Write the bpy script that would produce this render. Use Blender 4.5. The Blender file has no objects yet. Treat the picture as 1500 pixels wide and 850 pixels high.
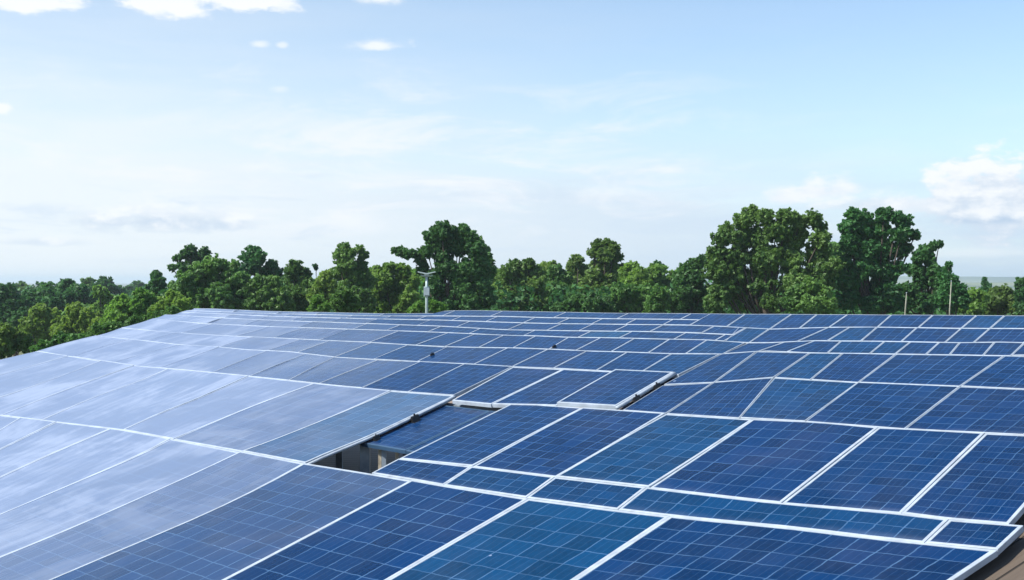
import bpy, math, random
import numpy as np
from mathutils import Vector

C = bpy.context.scene
COL = C.collection
R = math.radians
rng = np.random.default_rng(7)
random.seed(7)

# ------------------------------------------------------------------ camera
FPX, CX, CY, HOR = 1762.0, 750.0, 425.0, 413.0       # measured from the photograph (1500 x 850)
PITCH = math.atan((CY - HOR) / FPX)
cam_d = bpy.data.cameras.new('camera')
cam = bpy.data.objects.new('camera', cam_d)
COL.objects.link(cam)
cam_d.sensor_width = 36
cam_d.lens = 36 * FPX / 1500
cam_d.clip_start = 0.05
cam_d.clip_end = 20000
cam.location = (0, 0, 0)
cam.rotation_euler = (R(90) - PITCH, 0, 0)
C.camera = cam

# ------------------------------------------------------------------ sun, exposure
SUN_AZ, SUN_EL = R(-114), R(46)                        # azimuth from +Y, negative = left
sun_d = bpy.data.lights.new('sun', 'SUN')
sun = bpy.data.objects.new('sun', sun_d)
COL.objects.link(sun)
sun_d.energy = 4.8
sun_d.angle = R(0.5)
sun_d.color = (1.0, 0.95, 0.86)
sdir = Vector((math.sin(SUN_AZ) * math.cos(SUN_EL), math.cos(SUN_AZ) * math.cos(SUN_EL), math.sin(SUN_EL)))
sun.rotation_euler = sdir.to_track_quat('Z', 'Y').to_euler()
C.view_settings.view_transform = 'Standard'
C.view_settings.look = 'None'
C.view_settings.exposure = 0.6
C.view_settings.gamma = 1.0
C.view_settings.use_curve_mapping = False
C.cycles.use_denoising = True
C.cycles.max_bounces = 8
C.cycles.transparent_max_bounces = 8
C.cycles.volume_bounces = 1


# ------------------------------------------------------------------ node helper
class NT:
    def __init__(s, tree):
        s.t = tree
        s.n = tree.nodes
        s.l = tree.links

    def node(s, typ, **kw):
        n = s.n.new(typ)
        for k, v in kw.items():
            setattr(n, k, v)
        return n

    def put(s, sock, v):
        if hasattr(v, 'is_output') or isinstance(v, bpy.types.NodeSocket):
            s.l.new(v, sock)
        else:
            try:
                sock.default_value = v
            except Exception:
                sock.default_value = (*v, 1.0)

    def m(s, op, a, b=None, c=None, clamp=False):
        n = s.node('ShaderNodeMath', operation=op, use_clamp=clamp)
        s.put(n.inputs[0], a)
        if b is not None: s.put(n.inputs[1], b)
        if c is not None: s.put(n.inputs[2], c)
        return n.outputs[0]

    def mix(s, f, a, b, mode='MIX'):
        n = s.node('ShaderNodeMix', data_type='RGBA', blend_type=mode)
        s.put(n.inputs[0], f)
        s.put(n.inputs[6], a)
        s.put(n.inputs[7], b)
        return n.outputs[2]

    def ramp(s, v, lo, hi, a=0.0, b=1.0, kind='SMOOTHSTEP'):
        n = s.node('ShaderNodeMapRange', interpolation_type=kind)
        s.put(n.inputs[0], v)
        n.inputs[1].default_value = lo
        n.inputs[2].default_value = hi
        n.inputs[3].default_value = a
        n.inputs[4].default_value = b
        return n.outputs[0]

    def noise(s, vec, scale, detail=4, rough=0.55, dist=0.0):
        n = s.node('ShaderNodeTexNoise')
        if vec is not None: s.l.new(vec, n.inputs['Vector'])
        n.inputs['Scale'].default_value = scale
        n.inputs['Detail'].default_value = detail
        n.inputs['Roughness'].default_value = rough
        n.inputs['Distortion'].default_value = dist
        return n.outputs[0], n.outputs[1]

    def xyz(s, x, y, z):
        n = s.node('ShaderNodeCombineXYZ')
        s.put(n.inputs[0], x); s.put(n.inputs[1], y); s.put(n.inputs[2], z)
        return n.outputs[0]

    def sep(s, v):
        n = s.node('ShaderNodeSeparateXYZ')
        s.l.new(v, n.inputs[0])
        return n.outputs


# ------------------------------------------------------------------ sky
W = bpy.data.worlds.new('World')
C.world = W
W.use_nodes = True
w = NT(W.node_tree)
w.n.clear()
SKY_STR = 0.12
sky = w.node('ShaderNodeTexSky', sky_type='NISHITA', sun_disc=False)
sky.sun_elevation = SUN_EL
sky.sun_rotation = SUN_AZ
sky.air_density = 1.0
sky.dust_density = 0.3
sky.ozone_density = 1.6
tc = w.node('ShaderNodeTexCoord')
dx, dy, dz = w.sep(tc.outputs['Generated'])
az = w.m('ARCTAN2', dx, dy)
el = w.m('ARCSINE', dz)
cv = w.xyz(w.m('MULTIPLY', az, 1.0), w.m('MULTIPLY', el, 2.2), 0.0)
n1, _ = w.noise(cv, 14, 6, 0.6)
n2, _ = w.noise(w.xyz(az, w.m('MULTIPLY', el, 7.0), 3.0), 5, 5, 0.6)
n3, _ = w.noise(cv, 38, 6, 0.62)


def px_dir(x, y):
    a = math.atan((x - CX) / FPX)
    return a, math.atan((HOR - y) / FPX * math.cos(a))


def cloud(x, y, rx, ry, amp=0.9, soft=0.8, flat=True):
    """soft mask of one cloud, given by the direction it is seen in"""
    a0, e0 = px_dir(x, y)
    u = w.m('DIVIDE', w.m('SUBTRACT', az, a0), rx / FPX)
    v0 = w.m('SUBTRACT', el, e0)
    up = w.m('DIVIDE', v0, ry / FPX)
    if flat:
        dn = w.m('DIVIDE', v0, ry * 0.45 / FPX)
        v = w.m('MAXIMUM', up, w.m('MULTIPLY', dn, -1.0))
    else:
        v = up
    d = w.m('SQRT', w.m('ADD', w.m('MULTIPLY', u, u), w.m('MULTIPLY', v, v)))
    k = w.m('ADD', w.m('MULTIPLY', w.m('SUBTRACT', n1, 0.5), amp * 1.6),
            w.m('MULTIPLY', w.m('SUBTRACT', n3, 0.5), amp * 1.7))
    return w.ramp(w.m('ADD', w.m('SUBTRACT', 1.0, d), k), 0.0, soft), up


base = w.mix(1.0, sky.outputs[0], (SKY_STR * 0.96, SKY_STR * 1.01, SKY_STR * 1.03), 'MULTIPLY')
# thin cirrus veil: thickest low down and towards the sun
low = w.ramp(el, 0.42, 0.0)
lowr = w.ramp(el, 0.16, 0.0)
left = w.ramp(az, 0.46, -0.42)
veil = w.m('ADD', w.m('MULTIPLY', low, w.ramp(left, 0.0, 1.0, 0.30, 0.84, 'LINEAR')), w.m('MULTIPLY', lowr, 0.62))
veil = w.m('MULTIPLY', veil, w.ramp(n2, 0.25, 0.75, 0.8, 1.12))
veil = w.m('MINIMUM', veil, 0.92)
colr = w.mix(veil, base, w.mix(left, (0.385, 0.48, 0.60, 1), (0.60, 0.64, 0.675, 1)))
# distant low streaks
streak = w.m('MULTIPLY', w.ramp(n2, 0.52, 0.72), w.m('MULTIPLY', w.ramp(el, 0.11, 0.03), w.ramp(el, -0.01, 0.02)))
colr = w.mix(w.m('MULTIPLY', streak, 0.5), colr, (0.44, 0.53, 0.63, 1))
n4, _ = w.noise(w.xyz(az, w.m('MULTIPLY', el, 4.2), 7.0), 7, 8, 0.66, 0.8)
wisp = w.m('MULTIPLY', w.ramp(n4, 0.46, 0.70), w.m('MULTIPLY', w.ramp(el, 0.02, 0.06), w.ramp(el, 0.22, 0.10)))
wisp = w.m('MULTIPLY', wisp, w.ramp(az, 0.36, -0.05, 0.08, 0.8))
colr = w.mix(wisp, colr, (0.635, 0.655, 0.685, 1))
n5, _ = w.noise(w.xyz(az, w.m('MULTIPLY', el, 6.0), 11.0), 9, 7, 0.62, 0.5)
grey = w.m('MULTIPLY', w.ramp(n5, 0.52, 0.70), w.m('MULTIPLY', w.ramp(el, 0.005, 0.03), w.ramp(el, 0.10, 0.05)))
colr = w.mix(w.m('MULTIPLY', grey, 0.5), colr, (0.43, 0.52, 0.63, 1))
CLOUDS = [  # x, y, rx, ry, strength, amp, soft, shade
    (45, 0, 80, 42, 1.0, 0.9, 0.5, 0.0), (250, 4, 76, 52, 1.0, 0.9, 0.5, 0.0), (345, 0, 95, 46, 1.0, 0.9, 0.5, 0.0),
    (410, 6, 36, 34, 0.8, 0.9, 0.8, 0.0),
    (555, -1, 48, 26, 0.9, 0.8, 0.8, 0.0), (552, 68, 56, 17, 0.85, 1.0, 0.9, 0.0), (380, 66, 18, 7, 0.7, 0.7, 0.8, 0.0),
    (414, 67, 12, 6, 0.6, 0.7, 0.8, 0.0), (2, 160, 18, 10, 0.9, 0.6, 0.6, 0.0), (410, 131, 20, 8, 0.4, 0.7, 0.9, 0.0),
    (240, 326, 150, 40, 0.9, 1.0, 0.8, 0.9), (375, 250, 60, 16, 0.5, 1.0, 1.0, 0.2), (60, 355, 90, 14, 0.7, 0.9, 1.0, 0.8),
    (460, 255, 50, 8, 0.35, 0.9, 1.0, 0.7), (640, 268, 40, 7, 0.5, 0.9, 1.0, 0.0), (690, 285, 80, 14, 0.5, 1.0, 1.0, 0.6),
    (520, 330, 60, 30, 0.4, 1.0, 1.0, 0.0), (880, 290, 90, 34, 0.45, 1.0, 1.1, 0.3), (975, 249, 40, 9, 0.6, 0.9, 1.0, 0.1),
    (1150, 290, 36, 26, 0.95, 0.9, 0.7, 0.2), (1192, 282, 34, 24, 0.95, 0.9, 0.7, 0.2), (1235, 278, 42, 36, 0.85, 1.0, 0.8, 0.3),
    (1290, 300, 140, 26, 0.85, 0.9, 0.9, 0.5), (1395, 304, 62, 62, 1.0, 1.0, 0.45, 0.6), (1458, 306, 76, 108, 1.0, 1.0, 0.45, 0.6), (1350, 304, 60, 30, 0.8, 1.0, 0.6, 0.3),
    (1540, 295, 80, 76, 0.98, 1.0, 0.5, 0.6), (1440, 322, 150, 20, 0.85, 0.7, 1.0, 1.0), (1300, 345, 130, 22, 0.5, 0.9, 1.1, 0.6),
    (1430, 372, 160, 14, 0.4, 0.9, 1.1, 0.1),
]
for (x, y, rx, ry, st, am, so, sh) in CLOUDS:
    mk, up = cloud(x, y, rx, ry, am, so, flat=(ry > 12))
    lit = w.ramp(w.m('ADD', up, w.m('MULTIPLY', w.m('SUBTRACT', n3, 0.5), 3.2)), -0.5, 0.75)
    cc = w.mix(w.m('MULTIPLY', w.m('SUBTRACT', 1.0, lit), sh), (0.655, 0.675, 0.695, 1), (0.31, 0.415, 0.55, 1))
    colr = w.mix(w.m('MULTIPLY', mk, st), colr, cc)
bg = w.node('ShaderNodeBackground')
w.l.new(colr, bg.inputs[0])
bg.inputs[1].default_value = 1.0
wo = w.node('ShaderNodeOutputWorld')
w.l.new(bg.outputs[0], wo.inputs[0])


# ------------------------------------------------------------------ object helpers
def tag(o, label=None, cat=None, group=None, kind=None):
    if label: o['label'] = label
    if cat: o['category'] = cat
    if group: o['group'] = group
    if kind: o['kind'] = kind
    return o


def mesh_obj(name, verts, faces, mat, parent=None, smooth=False, uv=None):
    me = bpy.data.meshes.new(name)
    me.from_pydata([tuple(v) for v in verts], [], [tuple(f) for f in faces])
    if uv is not None:
        lay = me.uv_layers.new(name='UVMap')
        idx = np.empty(len(me.loops), dtype=np.int32)
        me.loops.foreach_get('vertex_index', idx)
        lay.data.foreach_set('uv', np.asarray(uv, dtype=np.float32)[idx].ravel())
    if smooth:
        me.polygons.foreach_set('use_smooth', [True] * len(me.polygons))
    if mat: me.materials.append(mat)
    me.update()
    o = bpy.data.objects.new(name, me)
    COL.objects.link(o)
    if parent: o.parent = parent
    return o


def empty(name, loc):
    o = bpy.data.objects.new(name, None)
    o.empty_display_size = 0.2
    o.location = loc
    COL.objects.link(o)
    return o


class MB:
    def __init__(s): s.v, s.f = [], []

    def add(s, v, f):
        b = len(s.v)
        s.v += [tuple(p) for p in v]
        s.f += [tuple(i + b for i in q) for q in f]
        return s

    def box(s, c, hx, hy, hz, ax=None):
        """box with centre c, half sizes, and optional axes (three unit vectors)"""
        c = np.array(c, float)
        ax = np.eye(3) if ax is None else np.array(ax, float)
        v = [c + ax[0] * hx * i + ax[1] * hy * j + ax[2] * hz * k for i in (-1, 1) for j in (-1, 1) for k in (-1, 1)]
        return s.add(v, [(0, 1, 3, 2), (4, 6, 7, 5), (0, 4, 5, 1), (2, 3, 7, 6), (0, 2, 6, 4), (1, 5, 7, 3)])

    def tube(s, pts, rad, n=8):
        pts = [np.array(p, float) for p in pts]
        rad = rad if hasattr(rad, '__len__') else [rad] * len(pts)
        vs, fs = [], []
        for i, p in enumerate(pts):
            t = pts[min(i + 1, len(pts) - 1)] - pts[max(i - 1, 0)]
            t /= np.linalg.norm(t) + 1e-9
            a = np.cross(t, [0.31, 0.87, 0.12]); a /= np.linalg.norm(a)
            b = np.cross(t, a)
            for k in range(n):
                q = 2 * math.pi * k / n
                vs.append(p + rad[i] * (a * math.cos(q) + b * math.sin(q)))
        for i in range(len(pts) - 1):
            for k in range(n):
                fs.append((i * n + k, i * n + (k + 1) % n, (i + 1) * n + (k + 1) % n, (i + 1) * n + k))
        fs.append(tuple(range(n - 1, -1, -1)))
        fs.append(tuple(range((len(pts) - 1) * n, len(pts) * n)))
        return s.add(vs, fs)

    def build(s, name, mat, parent=None, smooth=False, org=(0, 0, 0)):
        o = np.array(org, float)
        return mesh_obj(name, [np.array(p) - o for p in s.v], s.f, mat, parent, smooth)


def pmat(name):
    m = bpy.data.materials.new(name)
    m.use_nodes = True
    t = NT(m.node_tree)
    return m, t, t.n['Principled BSDF']


def simple(name, col, rough=0.5, metal=0.0, var=0.12, scale=6.0):
    m, t, p = pmat(name)
    geo = t.node('ShaderNodeNewGeometry')
    n, _ = t.noise(geo.outputs['Position'], scale, 5, 0.6)
    c2 = tuple(max(0, c * (1 - 2.4 * var)) for c in col)
    t.put(p.inputs['Base Color'], t.mix(t.ramp(n, 0.3, 0.7), (*c2, 1), (*col, 1)))
    p.inputs['Roughness'].default_value = rough
    p.inputs['Metallic'].default_value = metal
    return m


# ------------------------------------------------------------------ the slope the panels lie on
def ray(x, y):
    cx, cz = x - CX, -(y - CY)
    cp, sp = math.cos(PITCH), math.sin(PITCH)
    return np.array([cx, FPX * cp + cz * sp, -FPX * sp + cz * cp])


AX = ray(-1235, 469); AX /= np.linalg.norm(AX)          # along the rows, to the far left (level)
BX = ray(2300, -190); BX -= AX * (BX @ AX); BX /= np.linalg.norm(BX)   # up the slope, to the far right
NX = np.cross(BX, AX); NX /= np.linalg.norm(NX); NX *= np.sign(NX[2])
DIST = 3.3                                              # camera height above the slope, square to it
ORG = -NX * DIST
VPB = np.array([2300.0, -190.0])


def on_slope(x, y):
    r = ray(x, y)
    p = r * (-DIST / (NX @ r))
    return np.array([(p - ORG) @ AX, (p - ORG) @ BX])


def P3(ab, h=0.0):
    return ORG + AX * ab[0] + BX * ab[1] + NX * h


# ------------------------------------------------------------------ materials
def make_glass(glary):
    m, t, p = pmat('solar_cells_dust_glare' if glary else 'solar_cells')
    uv = t.node('ShaderNodeUVMap').outputs[0]
    ux, uy, _ = t.sep(uv)
    oi = t.node('ShaderNodeObjectInfo')
    rnd = oi.outputs['Random']
    tc = t.node('ShaderNodeTexCoord')
    geo = t.node('ShaderNodeNewGeometry')
    pos = geo.outputs['Position']
    # slight irregularity of the cell strings
    seed = t.xyz(ux, uy, t.m('MULTIPLY', rnd, 40.0))
    wob, wobc = t.noise(seed, 0.9, 3, 0.6)
    wx = t.m('ADD', ux, t.m('MULTIPLY', t.m('SUBTRACT', wob, 0.5), 0.17))
    wob2, _ = t.noise(seed, 1.3, 3, 0.6)
    wy = t.m('ADD', uy, t.m('MULTIPLY', t.m('SUBTRACT', wob2, 0.5), 0.17))

    def gridline(u, wd):
        f = t.m('FRACT', u)
        d = t.m('MINIMUM', f, t.m('SUBTRACT', 1.0, f))
        return t.ramp(d, wd, wd * 0.35)
    line = t.m('MAXIMUM', gridline(wx, 0.036), t.m('MULTIPLY', gridline(wy, 0.034), 0.8))
    fine = t.m('MULTIPLY', gridline(t.m('MULTIPLY', wx, 3.0), 0.06), 0.16)
    fade, _ = t.noise(seed, 0.6, 4, 0.6)
    line = t.m('MULTIPLY', line, t.ramp(fade, 0.25, 0.62, 0.25, 0.95))
    wn = t.node('ShaderNodeTexWhiteNoise', noise_dimensions='3D')
    t.l.new(t.xyz(t.m('FLOOR', wx), t.m('FLOOR', wy), t.m('MULTIPLY', rnd, 91.0)), wn.inputs[0])
    cellv = wn.outputs['Value']
    cry, _ = t.noise(seed, 5.0, 3, 0.7)
    c0 = t.mix(rnd, (0.0004, 0.0225, 0.082, 1), (0.0008, 0.0205, 0.080, 1))
    tw = t.node('ShaderNodeTexWhiteNoise', noise_dimensions='1D')
    t.l.new(rnd, tw.inputs['W'])
    ta = t.node('ShaderNodeAttribute', attribute_type='OBJECT', attribute_name='teal')
    teal = t.m('MAXIMUM', t.m('MULTIPLY', t.ramp(tw.outputs['Value'], 0.78, 0.95), 0.3), ta.outputs['Fac'])
    c0 = t.mix(t.m('MULTIPLY', teal, 0.8), c0, (0.0005, 0.052, 0.120, 1))
    purp, _ = t.noise(pos, 0.55, 3, 0.5)
    c0 = t.mix(t.m('MULTIPLY', t.ramp(purp, 0.5, 0.72), 0.5), c0, (0.012, 0.024, 0.075, 1))
    val = t.m('ADD', t.m('MULTIPLY', t.m('SUBTRACT', cellv, 0.5), 0.5), t.m('ADD', t.m('MULTIPLY', t.m('SUBTRACT', cry, 0.5), 0.6), 1.0))
    hs = t.node('ShaderNodeHueSaturation')
    t.l.new(c0, hs.inputs['Color'])
    t.l.new(val, hs.inputs['Value'])
    col = t.mix(t.m('MULTIPLY', t.m('MAXIMUM', line, fine), 0.62), hs.outputs[0], (0.095, 0.20, 0.36, 1))
    # dust: streaks down the slope and blotches; on left panels also painted sky glare
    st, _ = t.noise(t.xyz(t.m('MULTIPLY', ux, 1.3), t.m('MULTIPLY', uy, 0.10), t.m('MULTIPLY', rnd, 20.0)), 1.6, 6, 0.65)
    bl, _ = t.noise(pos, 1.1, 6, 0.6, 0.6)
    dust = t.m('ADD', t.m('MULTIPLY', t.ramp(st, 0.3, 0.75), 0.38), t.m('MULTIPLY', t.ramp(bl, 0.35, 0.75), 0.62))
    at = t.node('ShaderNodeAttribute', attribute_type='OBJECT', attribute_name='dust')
    if glary:
        amount = t.m('MULTIPLY', t.ramp(dust, 0.1, 0.8, 0.74, 0.94), at.outputs['Fac'])  # sky glare on the left panels, mixed in as pale colour
    else:
        low_edge = t.m('MULTIPLY', t.ramp(uy, 0.55, 0.0), t.ramp(bl, 0.3, 0.7, 0.02, 0.16))
        amount = t.m('ADD', t.m('MULTIPLY', dust, 0.04), low_edge)
    vo = t.node('ShaderNodeTexVoronoi')
    vo.inputs['Scale'].default_value = 1.7
    t.l.new(pos, vo.inputs['Vector'])
    vr, vg, vb = t.sep(vo.outputs['Color'])
    sn, _ = t.noise(pos, 30, 3, 0.6)
    spot = t.m('MULTIPLY', t.ramp(t.m('ADD', vo.outputs['Distance'], t.m('MULTIPLY', t.m('SUBTRACT', sn, 0.5), 0.03)), 0.030, 0.018), t.m('GREATER_THAN', vr, 0.72))
    amount = t.m('MAXIMUM', amount, t.m('MULTIPLY', spot, 0.8))
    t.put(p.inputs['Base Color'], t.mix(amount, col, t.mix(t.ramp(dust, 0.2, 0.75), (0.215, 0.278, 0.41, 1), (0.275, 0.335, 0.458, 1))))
    rr = t.m('ADD', t.m('MULTIPLY', dust, 0.10), 0.12)
    if glary:
        rr = t.m('ADD', rr, t.m('MULTIPLY', at.outputs['Fac'], 0.22))
    t.put(p.inputs['Roughness'], t.m('ADD', rr, t.m('MULTIPLY', line, 0.1)))
    p.inputs['IOR'].default_value = 1.42
    p.inputs['Specular IOR Level'].default_value = 0.42 if glary else 0.13
    # the sheet is never perfectly flat
    b = t.node('ShaderNodeBump')
    b.inputs['Strength'].default_value = 0.11 if glary else 0.08
    b.inputs['Distance'].default_value = 0.03
    bn, _ = t.noise(pos, 1.6, 3, 0.5)
    t.l.new(t.m('ADD', bn, t.m('MULTIPLY', st, 0.2 if glary else 0.05)), b.inputs['Height'])
    t.l.new(b.outputs[0], p.inputs['Normal'])
    return m


M_CELL, M_DUST_GLARE = make_glass(False), make_glass(True)
M_ALU = simple('aluminium_frame', (0.40, 0.46, 0.53), 0.5, 0.0, 0.10, 9)
for q in (M_ALU,):
    q.node_tree.nodes['Principled BSDF'].inputs['Specular IOR Level'].default_value = 0.2
    q.node_tree.nodes['Principled BSDF'].inputs['Metallic'].default_value = 0.0
M_ALU_GREY = simple('weathered_frame', (0.62, 0.66, 0.74), 0.5, 0.25, 0.16, 5)
M_ALU_PALE = simple('pale_hazed_frame', (0.40, 0.47, 0.57), 0.6, 0.0, 0.10, 5)
M_BLUE_EDGE = simple('blue_anodised_frame', (0.035, 0.085, 0.16), 0.5, 0.0, 0.1, 5)
M_BACK = simple('backsheet', (0.05, 0.06, 0.09), 0.6)
M_STEEL = simple('galvanised_steel', (0.30, 0.36, 0.42), 0.5, 0.1, 0.2, 5)
M_TIMBER = simple('timber_batten', (0.50, 0.43, 0.32), 0.8, 0, 0.2, 14)
M_RUBBER = simple('black_clamp', (0.012, 0.012, 0.014), 0.55)
M_LAMP = simple('lamp_paint', (0.40, 0.50, 0.50), 0.4, 0.1, 0.08, 4)
M_LAMPBOX = simple('lamp_box', (0.34, 0.42, 0.46), 0.45, 0.1, 0.1, 6)
M_PALEWOOD = simple('pale_weathered_wood', (0.33, 0.34, 0.27), 0.8, 0, 0.2, 3)

m, t, p = pmat('bark')
geo = t.node('ShaderNodeNewGeometry')
nb, _ = t.noise(geo.outputs['Position'], 7, 6, 0.7)
t.put(p.inputs['Base Color'], t.mix(nb, (0.018, 0.014, 0.010, 1), (0.075, 0.06, 0.046, 1)))
p.inputs['Roughness'].default_value = 0.9
M_BARK = m


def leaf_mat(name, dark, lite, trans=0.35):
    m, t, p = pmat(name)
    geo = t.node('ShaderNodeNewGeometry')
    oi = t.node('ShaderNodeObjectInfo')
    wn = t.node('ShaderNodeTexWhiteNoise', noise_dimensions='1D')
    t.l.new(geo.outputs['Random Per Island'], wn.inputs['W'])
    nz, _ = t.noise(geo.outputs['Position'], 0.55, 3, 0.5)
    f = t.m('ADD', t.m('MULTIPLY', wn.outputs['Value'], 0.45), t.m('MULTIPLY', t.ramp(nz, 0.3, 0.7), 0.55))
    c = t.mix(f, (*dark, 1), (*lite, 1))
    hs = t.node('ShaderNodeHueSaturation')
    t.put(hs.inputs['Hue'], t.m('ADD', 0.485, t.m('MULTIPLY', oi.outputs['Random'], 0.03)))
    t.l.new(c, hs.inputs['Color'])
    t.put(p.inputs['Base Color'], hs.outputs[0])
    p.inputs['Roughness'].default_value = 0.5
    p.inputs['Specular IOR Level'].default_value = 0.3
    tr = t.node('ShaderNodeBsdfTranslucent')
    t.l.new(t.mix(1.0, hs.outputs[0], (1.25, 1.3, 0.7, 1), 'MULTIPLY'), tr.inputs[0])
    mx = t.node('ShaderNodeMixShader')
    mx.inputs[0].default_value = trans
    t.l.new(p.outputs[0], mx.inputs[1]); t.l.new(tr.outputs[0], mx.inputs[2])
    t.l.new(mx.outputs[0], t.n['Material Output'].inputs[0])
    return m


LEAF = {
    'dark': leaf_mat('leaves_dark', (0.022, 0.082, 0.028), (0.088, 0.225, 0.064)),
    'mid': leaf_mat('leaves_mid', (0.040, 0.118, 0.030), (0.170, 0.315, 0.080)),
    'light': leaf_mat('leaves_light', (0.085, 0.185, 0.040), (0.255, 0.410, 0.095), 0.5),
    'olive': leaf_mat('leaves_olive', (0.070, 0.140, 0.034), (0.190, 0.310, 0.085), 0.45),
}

# ------------------------------------------------------------------ ground, deck and hills
GZ = -2.75


def ground_z(x, y):
    d = np.hypot(x, y - 12)
    z = GZ - 2.6 * np.clip((d - 22) / 26, 0, 1) ** 1.5
    z = z - 2.2 * np.clip((-x - 8) / 20, 0, 1) * np.clip((d - 14) / 20, 0, 1) * np.clip((160 - d) / 60, 0, 1)
    z = z - 3.0 * np.clip((d - 90) / 300, 0, 1)
    return z


m, t, p = pmat('meadow_ground')
geo = t.node('ShaderNodeNewGeometry')
a, _ = t.noise(geo.outputs['Position'], 0.02, 6, 0.6)
b, _ = t.noise(geo.outputs['Position'], 1.4, 6, 0.7)
c = t.mix(t.ramp(a, 0.35, 0.65), (0.05, 0.085, 0.025, 1), (0.115, 0.13, 0.05, 1))
c = t.mix(t.ramp(b, 0.4, 0.75), c, (0.10, 0.085, 0.05, 1))
t.put(p.inputs['Base Color'], c)
p.inputs['Roughness'].default_value = 0.95
M_MEADOW = m

xs = np.unique(np.concatenate([np.linspace(-100, 100, 81), -np.geomspace(100, 6000, 26), np.geomspace(100, 6000, 26)]))
ys = np.unique(np.concatenate([np.linspace(-60, 140, 81), np.geomspace(140, 7000, 30), -np.geomspace(60, 3000, 10)]))
gx, gy = np.meshgrid(xs, ys)
gz = ground_z(gx, gy)
V = np.stack([gx.ravel(), gy.ravel(), gz.ravel()], 1)
nx_, ny_ = len(xs), len(ys)
F = [(j * nx_ + i, j * nx_ + i + 1, (j + 1) * nx_ + i + 1, (j + 1) * nx_ + i) for j in range(ny_ - 1) for i in range(nx_ - 1)]
tag(mesh_obj('ground', V, F, M_MEADOW, smooth=True), kind='structure')

# weathered boards of the yard under and beside the array
def boards(name, k):
    m, t, p = pmat(name)
    tcn = t.node('ShaderNodeTexCoord')
    ox, oy, oz = t.sep(tcn.outputs['Object'])
    row = t.m('FLOOR', t.m('MULTIPLY', oy, 1 / 0.19))
    fr = t.m('FRACT', t.m('MULTIPLY', oy, 1 / 0.19))
    gap = t.ramp(t.m('MINIMUM', fr, t.m('SUBTRACT', 1.0, fr)), 0.05, 0.02)
    wn = t.node('ShaderNodeTexWhiteNoise', noise_dimensions='1D')
    t.l.new(row, wn.inputs['W'])
    gr, _ = t.noise(t.xyz(t.m('MULTIPLY', ox, 0.8), t.m('MULTIPLY', oy, 16), row), 2.2, 7, 0.7)
    c = t.mix(gr, tuple(q * k for q in (0.14, 0.095, 0.065)) + (1,), tuple(q * k for q in (0.42, 0.33, 0.26)) + (1,))
    c = t.mix(t.m('MULTIPLY', wn.outputs['Value'], 0.5), c, (0.31 * k, 0.24 * k, 0.18 * k, 1))
    c = t.mix(gap, c, (0.02, 0.016, 0.012, 1))
    t.put(p.inputs['Base Color'], c)
    p.inputs['Roughness'].default_value = 0.85
    bp = t.node('ShaderNodeBump'); bp.inputs['Distance'].default_value = 0.01
    t.l.new(t.m('SUBTRACT', gr, gap), bp.inputs['Height']); t.l.new(bp.outputs[0], p.inputs['Normal'])
    return m


M_BOARD, M_WALK = boards('weathered_boards', 1.0), boards('brown_walkway_boards', 0.36)
deck = MB().box((0, 0, 0), 17, 16, 0.05).build('deck', M_BOARD)
deck.location = (-1, 13, GZ + 0.06)
deck.rotation_euler = (0, 0, R(-6))
tag(deck, kind='structure')

m, t, p = pmat('far_fields')
geo = t.node('ShaderNodeNewGeometry')
sx, sy, sz = t.sep(geo.outputs['Position'])
a, _ = t.noise(t.xyz(t.m('MULTIPLY', sx, 0.5), sy, t.m('MULTIPLY', sz, 9.0)), 0.006, 5, 0.6)
t.put(p.inputs['Base Color'], t.mix(t.ramp(a, 0.42, 0.6), (0.035, 0.07, 0.03, 1), (0.16, 0.19, 0.09, 1)))
p.inputs['Roughness'].default_value = 1.0
M_HILL = m


def hill(Y0, top, amp, seed, depth=700):
    r = np.random.default_rng(seed)
    ph = r.uniform(0, 6.28, 6)
    n = 140
    X = np.linspace(350, 3300, n)
    prof = top + amp * sum(np.sin(X / s + q) * k for s, q, k in zip((620, 330, 170, 90, 47, 21), ph, (0.5, 0.3, 0.2, 0.1, 0.06, 0.05)))
    vs, fs = [], []
    levels = [(-depth, 0.0), (-depth * .6, 0.25), (-depth * .3, 0.65), (-depth * .12, 0.92), (0, 1.0), (depth * .6, 0.6), (depth, 0.0)]
    for dy_, k in levels:
        for i in range(n):
            vs.append((X[i], Y0 + dy_, -12 + (prof[i] + 12) * k))
    for j in range(len(levels) - 1):
        for i in range(n - 1):
            fs.append((j * n + i, j * n + i + 1, (j + 1) * n + i + 1, (j + 1) * n + i))
    return tag(mesh_obj('hills', vs, fs, M_HILL, smooth=True), kind='structure')


hill(2700, 12.0, 4.0, 3)
hill(1500, -1.2, 2.6, 5, 400)

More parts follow.
